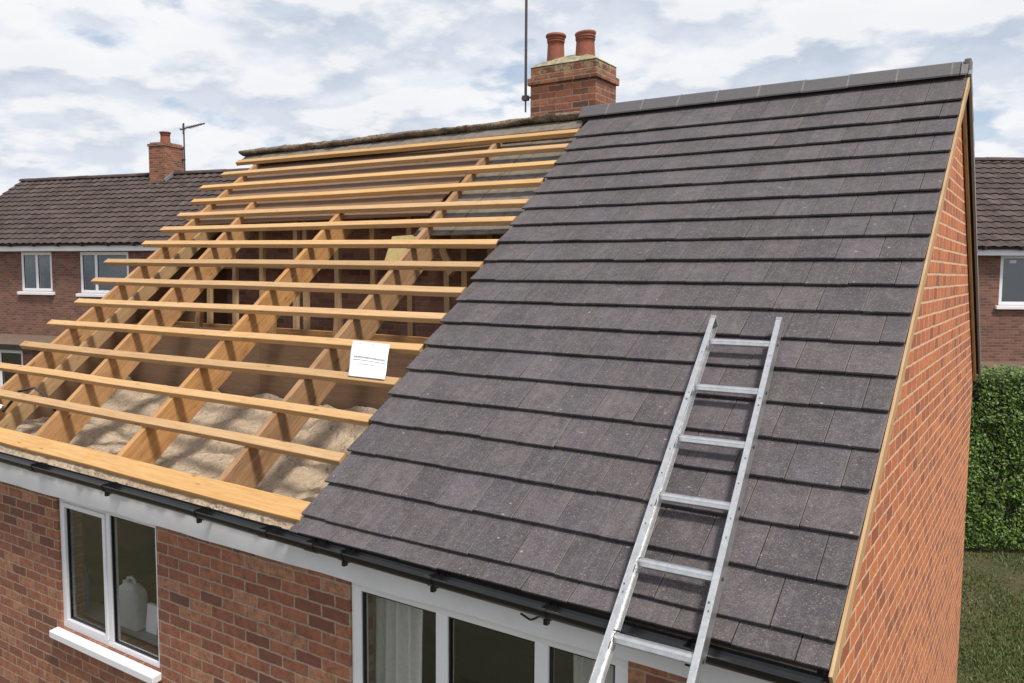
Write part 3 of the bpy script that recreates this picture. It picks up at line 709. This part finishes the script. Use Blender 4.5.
# ------------------------------------------------------------------ notice stapled to a batten
ntc = thing('paper_notice', 'white printed paper notice stapled to a roof batten beside the tiled edge', 'notice', rp(-4.1, 2.0, -.02))
NO = rp(-4.1, 2.0, -.02)
A0, A1 = rp(-4.375, 2.015, -.021), rp(-3.93, 1.995, -.021)         # top corners
B0, B1 = rp(-4.145, 1.565, .0), rp(-3.735, 1.56, .0)     # bottom corners
def pp(u, v, o=0):
    a = A0.lerp(A1, u); b2 = rp(-4.085+.405*u, 1.575-.004*u, -.018)
    p = a.lerp(b2, v); p = p + NR*(.0 + .012*math.sin(math.pi*min(v*1.3, 1)) + .006*math.sin(math.pi*v)*math.sin(u*5) + .01*max(0, v-.8)*(1+u) + .003 + o)
    return p - NO
mb = MB(); mb.grid(pp, 16, 20); o_ = mb.build('sheet', 'paper', ntc, merge=True); o_.modifiers.new('thickness', 'SOLIDIFY').thickness = .001
mb = MB(); rr = random.Random(5)
def inkline(v, u0, u1, hgt, gap=.012):
    u = u0
    while u < u1:
        w = rr.uniform(.012, .04); e = min(u+w, u1)
        mb.face([pp(u, v+hgt, .0018), pp(e, v+hgt, .0018), pp(e, v, .0018), pp(u, v, .0018)]); u = e+gap*rr.uniform(.6, 1.2)
inkline(.34, .44, .62, .012); inkline(.375, .48, .62, .01)
inkline(.47, .1, .93, .022, .006); inkline(.50, .12, .95, .018, .008); inkline(.56, .1, .95, .02, .006); inkline(.66, .28, .74, .018, .01); inkline(.76, .5, .55, .01)
mb.build('printed_lines', 'ink', ntc)['kind'] = 'stuff'
for u in (.2, .55):
    mb = MB(); c = pp(u, .09, .003); mb.box(c, (.016, 0, 0), (0, .004, .003), NR*.003); mb.build('staple', 'steel', ntc)

# ------------------------------------------------------------------ neighbouring houses
def pantile_roof(parent, x0, x1, pitch, length, name='tiled_roof', gauge=.30, tw=.30):
    mb = MB(); c_, s_ = math.cos(pitch), math.sin(pitch); rows = int(length/gauge)+1; per = 8
    nx = int((x1-x0)/tw); tw = (x1-x0)/nx
    h = lambda t: .017*math.sin(2*math.pi*t) + (.012 if t > .8 else 0)
    for k in range(rows):
        a, b_ = k*gauge, min((k+1)*gauge+.02, length)
        if b_ <= a + .03: continue
        for i in range(nx):
            r = (random.random(), random.random(), 0); dz = random.uniform(-.004, .004)
            for j in range(per):
                xa, xb = x0+(i+j/per)*tw, x0+(i+(j+1)/per)*tw; ha, hb = h(j/per)+dz, h((j+1)/per if j < per-1 else 0)+dz
                P = lambda x, s, o: (x, s*c_ - o*s_, s*s_ + o*c_)
                mb.face([P(xa, a, ha+.036), P(xb, a, hb+.036), P(xb, b_, hb), P(xa, b_, ha)], None, r)
                mb.face([P(xa, a+.02, ha-.012), P(xb, a+.02, hb-.012), P(xb, a, hb+.036), P(xa, a, ha+.036)], None, r)
    return mb.build(name, 'pantile', parent)
def nb_ridge(parent, x0, x1, y, z):
    m = MB(); k = int((x1-x0)/.45)
    for i in range(k):
        xa, xb = x0+(x1-x0)*i/k, x0+(x1-x0)*(i+1)/k; dz = random.uniform(0, .012)
        pr = [(y+.13*math.cos(a), z-.03+.11*math.sin(a)+dz) for a in [math.pi*t/8 for t in range(9)]]
        for (ya, za), (yb, zb) in zip(pr, pr[1:]): m.face([(xa, ya, za), (xb-.01, ya, za), (xb-.01, yb, zb), (xa, yb, zb)][::-1], None, (random.random(), .5, .5), True)
        m.face([(xa, *p) for p in pr][::-1]); m.face([(xb-.01, *p) for p in pr])
    return m
def neighbour(h, x0, x1, pitch, D, wins, zg, wall_y=.3, rakes=.12):
    zr = D*math.tan(pitch); 
    m = MB(); wall_holes(m, x0, x1, zg, -.06, wall_y, [w[:4] for w in wins], .12)
    m.build('front_wall', 'nb_brick', h)
    for x in (x0, x1):
        pts = [(wall_y, zg), (2*D-wall_y, zg), (2*D-wall_y, -.08+wall_y*math.tan(pitch)), (D, zr-.08), (wall_y, -.08+wall_y*math.tan(pitch))]
        m = MB(); sg = 1 if x == x1 else -1; m.face([(x, *p) for p in (pts if sg > 0 else pts[::-1])])
        m.face([(x-sg*.2, *p) for p in (pts[::-1] if sg > 0 else pts)]); m.build('gable_wall', 'nb_brick', h)
    m = MB(); m.face([(x0, 2*D-wall_y, zg), (x0, 2*D-wall_y, .1), (x1, 2*D-wall_y, .1), (x1, 2*D-wall_y, zg)]); m.build('rear_wall', 'nb_brick', h)
    m = MB(); m.aabb(x0+.25, wall_y+2.2, zg+.1, x1-.25, wall_y+2.3, -.3); m.build('partition', 'dark', h)  # near-black colour stands in for the unlit room behind the panes
    m = MB(); m.aabb(x0+.05, wall_y+.14, -.2, x1-.05, 2*D-wall_y-.05, -.12); m.build('ceiling', 'plaster', h)
    m = MB(); m.aabb(x0+.05, wall_y+.14, -2.6, x1-.05, 2*D-wall_y-.05, -2.5); m.build('floor', 'plaster', h)
    rf = pantile_roof(h, x0-rakes, x1+rakes, pitch, D/math.cos(pitch)-.05)
    m = MB(); m.face([(x0-rakes, D, zr-.01), (x1+rakes, D, zr-.01), (x1+rakes, 2*D, -.01), (x0-rakes, 2*D, -.01)]); m.face([(x0-rakes, 0, -.03), (x0-rakes, D, zr-.04), (x1+rakes, D, zr-.04), (x1+rakes, 0, -.03)]); m.build('rear_roof_slope', 'pantile', rf)
    nb_ridge(rf, x0-rakes, x1+rakes, D, zr).build('ridge_tiles', 'pantile', rf)
    m = MB(); m.aabb(x0-rakes, .03, -.22, x1+rakes, .055, -.02); m.build('fascia', 'white', h)
    m = MB(); m.aabb(x0-rakes, .057, -.21, x1+rakes, wall_y-.003, -.19); m.build('soffit', 'white', h)
    m = MB(); n_ = 8
    A = [(-.03-.055*math.cos(math.pi*k/n_), -.01-.055*math.sin(math.pi*k/n_)) for k in range(n_+1)]
    for (ya, za), (yb, zb) in zip(A, A[1:]): m.face([(x0-rakes, ya, za), (x0-rakes, yb, zb), (x1+rakes, yb, zb), (x1+rakes, ya, za)], smooth=True)
    m.face([(x0-rakes, *p) for p in A]); m.face([(x1+rakes, *p) for p in A][::-1])
    g = m.build('gutter', 'black', h)
    x = x0+.6
    while x < x1: 
        m = MB(); m.aabb(x-.03, -.09, -.085, x+.03, .028, -.005); m.build('gutter_bracket', 'black', g); x += 1.0
    for a, b_, c_, d_, sp in wins: window(h, a, b_, c_, d_, wall_y+.02, sp, .095, sillh=.11)
    return rf

LE = Vector((-21.562, 10.642, 2.581)); LR_ = R(12.787)
nbl = thing('brick_house', 'brown brick house with pantiled roof and one chimney behind the open rafters at left', 'house', LE, LR_)
rfl = neighbour(nbl, -8.85, 7.5, R(35), 3.5, [(-5.22, -3.90, -1.47, -.24, [-4.56]), (-2.74, -.80, -1.50, -.24, [-2.1]), (1.2, 2.6, -1.47, -.24, [1.9])], GZ-2.581)
mb = MB(); mb.aabb(-2.62, 3.1, 1.8, -1.92, 3.95, 3.34); mb.aabb(-2.65, 3.07, 3.34, -1.89, 3.98, 3.42); mb.aabb(-2.59, 3.13, 3.42, -1.95, 3.92, 3.47)
c2 = mb.build('chimney', 'chimney_brick', rfl, bevel=.004)
m = pot(-2.27, 3.5, 3.46, .40, .17, None, True); p2 = m.build('chimney_pot', 'terracotta', c2, merge=True)
# flashing at the foot of the chimney
mb = MB(); mb.box((-1.90, 3.05, 2.12), (0, .42, .29), (.03, 0, 0), (0, -.08, .1)); mb.box((-2.66, 3.04, 2.10), (.78, 0, 0), (0, -.12, -.07), (0, -.006, .02)); mb.build('flashing', 'grey_metal', c2)
aer = MB(); aer.tube([(-1.84, 3.9, 2.3), (-1.84, 3.9, 4.2)], .025, 8); aer.aabb(-1.93, 3.87, 2.95, -1.82, 3.93, 3.0)
bd = Vector((.97, .15, .20)).normalized(); q0 = Vector((-1.98, 3.88, 3.98)); aer.tube([q0, q0+bd*.95], .02, 6)
perp = Vector((-.15, .97, 0)).normalized()
for i in range(9):
    c = q0 + bd*(.30+.07*i); aer.tube([c-perp*(.17-.008*i), c+perp*(.17-.008*i)], .011, 5)
aer.tube([q0+bd*.1-Vector((0, 0, .17)), q0+bd*.1+Vector((0, 0, .17))], .01, 5); aer.tube([q0+bd*.1-perp*.2, q0+bd*.1+perp*.2], .01, 5)
aer.build('aerial', 'steel', c2)
# flat-roofed extension in front of it
ext = thing('brick_extension', 'flat roofed brick extension with a white window below the house at far left', 'building', LE, LR_)
EY = -2.2
mb = MB(); wall_holes(mb, -9.0, -1.8, GZ-2.581, -2.98, EY, [(-3.9, -2.19, -4.2, -3.05)], .12); mb.face([(-1.8, EY, GZ-2.581), (-1.8, .29, GZ-2.581), (-1.8, .29, -2.98), (-1.8, EY, -2.98)]); mb.face([(-9, EY, GZ-2.581), (-9, EY, -2.98), (-9, .29, -2.98), (-9, .29, GZ-2.581)]); mb.build('wall', 'nb_brick', ext)
mb = MB(); mb.aabb(-9.15, EY-.15, -2.97, -1.65, .29, -2.86); mb.build('flat_roof', 'flatroof', ext, bevel=.01)
mb = MB(); mb.aabb(-9.16, EY-.18, -3.02, -1.64, EY-.152, -2.87); mb.build('fascia', 'dark', ext)
window(ext, -3.9, -2.19, -4.2, -3.05, EY+.02, [-3.1], .085)
mb = MB(); mb.aabb(-8.9, EY+1.5, GZ-2.5, -1.9, EY+1.6, -3.0); mb.build('partition', 'plaster', ext)

RE = Vector((-.961, 21.752, 2.5465)); RRt = R(33.26)
nbr = thing('brick_house', 'brown brick house with dark pantiled roof standing behind the hedge at right', 'house', RE, RRt)
neighbour(nbr, -4.5, 7.5, R(36.6), 3.8, [(.75, 2.35, -1.56, -.20, [])], GZ-2.5465)
mb = MB(); mb.box((-4.4, -.9, -3.36), (11.8, 0, 0), (0, 1.19, .16), (0, 0, .1)); mb.build('porch_roof', 'flatroof', nbr)
mb = MB(); mb.aabb(-4.3, -.7, GZ-2.5, 7.3, -.5, -3.37); mb.build('porch_wall', 'nb_brick', nbr)
mb = MB(); mb.aabb(1.02, .3+.05, -.42, 1.2, .3+.056, -.34); mb.build('window_sticker', 'paper', nbr)

# ------------------------------------------------------------------ ground, hedge, lawn
mb = MB(); 
def gfn(u, v): return (-150+300*u, -150+300*v, GZ)
mb.grid(gfn, 4, 4, False); tag(mb.build('ground', 'lawn', None), kind='structure')
mb = MB(); C0 = Vector((.740, -3.610, 1.758)); FD = Vector((-.5485, .8361, 0)); RD = Vector((.8361, .5485, 0))
def cp(r, d, z): return Vector((C0.x, C0.y, 0)) + RD*r + FD*d + Vector((0, 0, z))
pass
hd = thing('hedge', 'tall clipped dense green hedge along the lawn at right', 'hedge', cp(11, 16.2, GZ))
HO = cp(11, 16.2, GZ)
lv = MB(); rr = random.Random(11); T = Vector((0, 0, 1))
def leaf(c, n, sz):
    a = n.orthogonal().normalized(); a.rotate(Matrix.Rotation(rr.random()*6.28, 3, n)); b2 = n.cross(a)
    a *= sz; b2 *= sz*.55; q = [c-a, c+b2+n*sz*.15, c+a, c-b2+n*sz*.15]
    lv.face(q, None, (rr.random()**1.5, rr.random(), rr.random()), False)
HW, HH, HT = 6.2, 3.50, .6
def surf(r, z):  # local depth offset of the clipped face
    return .10*noise.noise(Vector((r*1.3, z*1.3, 0))) + .05*noise.noise(Vector((r*4, z*4, 3)))
for _ in range(36000):
    r_ = rr.uniform(-HW, -HW+6.4) if rr.random() < .72 else rr.uniform(-HW, HW); z = .10 + (HH-.10)*rr.random()
    hol = noise.noise(Vector((r_*2.6, z*2.6, 6))); dep = -HT - surf(r_, z)*1.3 + abs(rr.gauss(0, .07)) + (.09 if hol < -.36 else 0)
    n_ = (-FD*rr.uniform(.4, 1.2) + RD*rr.uniform(-.8, .8) + T*rr.uniform(-.3, 1.1)).normalized()
    leaf(RD*r_ + FD*dep + T*z, n_, rr.uniform(.022, .045))
for _ in range(9000):
    r_ = rr.uniform(-HW, HW); d_ = rr.uniform(-HT, HT)
    n_ = (T + RD*rr.uniform(-.7, .7) + FD*rr.uniform(-.8, .5)).normalized()
    leaf(RD*r_ + FD*d_ + T*(HH + .05*noise.noise(Vector((r_*2, d_*2, 8))) + rr.gauss(0, .03)), n_, rr.uniform(.022, .045))
for _ in range(3000):
    leaf(RD*(-HW+rr.gauss(0, .04)) + FD*rr.uniform(-HT, HT) + T*rr.uniform(.2, HH), (-RD + T*rr.uniform(-.3, .8) + FD*rr.uniform(-.7, .7)).normalized(), rr.uniform(.022, .045))
lv.build('foliage', 'leaf', hd)
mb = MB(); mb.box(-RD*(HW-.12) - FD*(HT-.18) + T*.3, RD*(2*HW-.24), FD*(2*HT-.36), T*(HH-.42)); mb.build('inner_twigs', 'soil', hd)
mb = MB()
for i in range(26):
    r_ = -HW+.2+i*.47; mb.tube([RD*r_, RD*(r_+rr.uniform(-.08, .08))+T*.5], [.035, .02], 7)
mb.build('stems', 'soil', hd)
mb = MB(); rr = random.Random(2)
for _ in range(42000):
    d_ = rr.uniform(8.2, 15.75); r_ = d_*rr.uniform(.48, .70); c = cp(r_, d_, GZ)
    if noise.noise(Vector((c.x*.7, c.y*.7, 3))) < rr.uniform(-.5, .35): continue
    a = rr.random()*6.28; w = Vector((math.cos(a), math.sin(a), 0))*rr.uniform(.006, .012); h_ = rr.uniform(.02, .06)
    mb.face([c-w, c+w, c+Vector((rr.uniform(-.03, .03), rr.uniform(-.03, .03), h_))], None, (rr.random(), .5, .5))
tag(mb.build('grass', 'blade', None), 'short patchy lawn grass at the foot of the hedge', 'grass', None, 'stuff')

# ------------------------------------------------------------------ sky, sun, camera
W = bpy.data.worlds.new('World'); S.world = W; W.use_nodes = True; nt = W.node_tree
bg = nt.nodes['Background']; out = nt.nodes['World Output']
SUN_EL, SUN_AZ = R(60), R(112)      # azimuth clockwise from +Y
sky = N(nt, 'ShaderNodeTexSky'); sky.sky_type = 'NISHITA'; sky.sun_disc = False; sky.sun_elevation = SUN_EL; sky.sun_rotation = SUN_AZ
L(nt, sky.outputs[0], bg.inputs[0]); bg.inputs[1].default_value = .15
co = N(nt, 'ShaderNodeTexCoord').outputs['Generated']; sp = N(nt, 'ShaderNodeSeparateXYZ'); L(nt, co, sp.inputs[0])
zz = math_(nt, 'ADD', math_(nt, 'MAXIMUM', sp.outputs[2], 0.0), .22)
cv = N(nt, 'ShaderNodeCombineXYZ'); L(nt, math_(nt, 'DIVIDE', sp.outputs[0], zz), cv.inputs[0]); L(nt, math_(nt, 'DIVIDE', sp.outputs[1], zz), cv.inputs[1])
v = cv.outputs[0]
SEED = (3.2, 1.7, 0)
def cloud(k):
    c_ = mapping(nt, v, (k, k, k))
    big = noise_(nt, mapping(nt, c_, (1, 1, 1), SEED), 1.5, 3, .5, .0)
    sm = noise_(nt, mapping(nt, c_, (1, 1, 1), (7.1, 2.2, 0)), 4.6, 9, .54, .0)
    return math_(nt, 'ADD', math_(nt, 'MULTIPLY', big, .58), math_(nt, 'MULTIPLY', sm, .42))
d1 = cloud(1.0); d2 = cloud(.955); d3 = cloud(1.05)
cover = ramp(nt, d1, [(.405, 0), (.445, 1)])
thick = ramp(nt, d1, [(.475, 0), (.60, 1)])
lit2 = math_(nt, 'MULTIPLY_ADD', math_(nt, 'SUBTRACT', d1, d2), 16.0, .46, clamp=True)
shade = math_(nt, 'MULTIPLY_ADD', math_(nt, 'SUBTRACT', d2, d3), 9.0, .28, clamp=True)
cc = mixc(nt, math_(nt, 'MULTIPLY', thick, .8), (.86, .895, .965), (.52, .60, .73))
cc = mixc(nt, math_(nt, 'MULTIPLY', shade, .38), cc, (.50, .58, .71))
cc = mixc(nt, math_(nt, 'MULTIPLY', lit2, .8), cc, (.99, .99, 1.0))
bg2 = N(nt, 'ShaderNodeBackground'); L(nt, cc, bg2.inputs[0]); bg2.inputs[1].default_value = 1.10
bluebg = N(nt, 'ShaderNodeMixShader'); L(nt, math_(nt, 'MULTIPLY_ADD', cover, .58, .42, clamp=True), bluebg.inputs[0]); L(nt, bg.outputs[0], bluebg.inputs[1]); L(nt, bg2.outputs[0], bluebg.inputs[2])
L(nt, bluebg.outputs[0], out.inputs[0])

sd = bpy.data.lights.new('sun', 'SUN'); sd.energy = 4.5; sd.angle = R(9); sd.color = (1, .93, .83)
so = bpy.data.objects.new('sun', sd); COL.objects.link(so)
sv = Vector((math.sin(SUN_AZ)*math.cos(SUN_EL), math.cos(SUN_AZ)*math.cos(SUN_EL), math.sin(SUN_EL)))
so.rotation_euler = (-sv).to_track_quat('-Z', 'Y').to_euler()

cd = bpy.data.cameras.new('camera'); cam = bpy.data.objects.new('camera', cd); COL.objects.link(cam); S.camera = cam
yaw, pit, rol = .5806, .0822, .0063
F = Vector((-math.sin(yaw)*math.cos(pit), math.cos(yaw)*math.cos(pit), -math.sin(pit))); Rt = Vector((math.cos(yaw), math.sin(yaw), 0)); U = Rt.cross(F)
Rr = Rt*math.cos(rol) + U*math.sin(rol); Ur = -Rt*math.sin(rol) + U*math.cos(rol)
mw = Matrix(((Rr.x, Ur.x, -F.x, C0.x), (Rr.y, Ur.y, -F.y, C0.y), (Rr.z, Ur.z, -F.z, C0.z), (0, 0, 0, 1)))
cam.matrix_world = mw; cd.sensor_width = 36; cd.lens = 823.4/1024*36; cd.clip_start = .05; cd.clip_end = 1000
S.view_settings.view_transform = 'Standard'; S.view_settings.look = 'None'; S.view_settings.exposure = -.18; S.view_settings.gamma = 1
S.render.resolution_x = 1024; S.render.resolution_y = 683
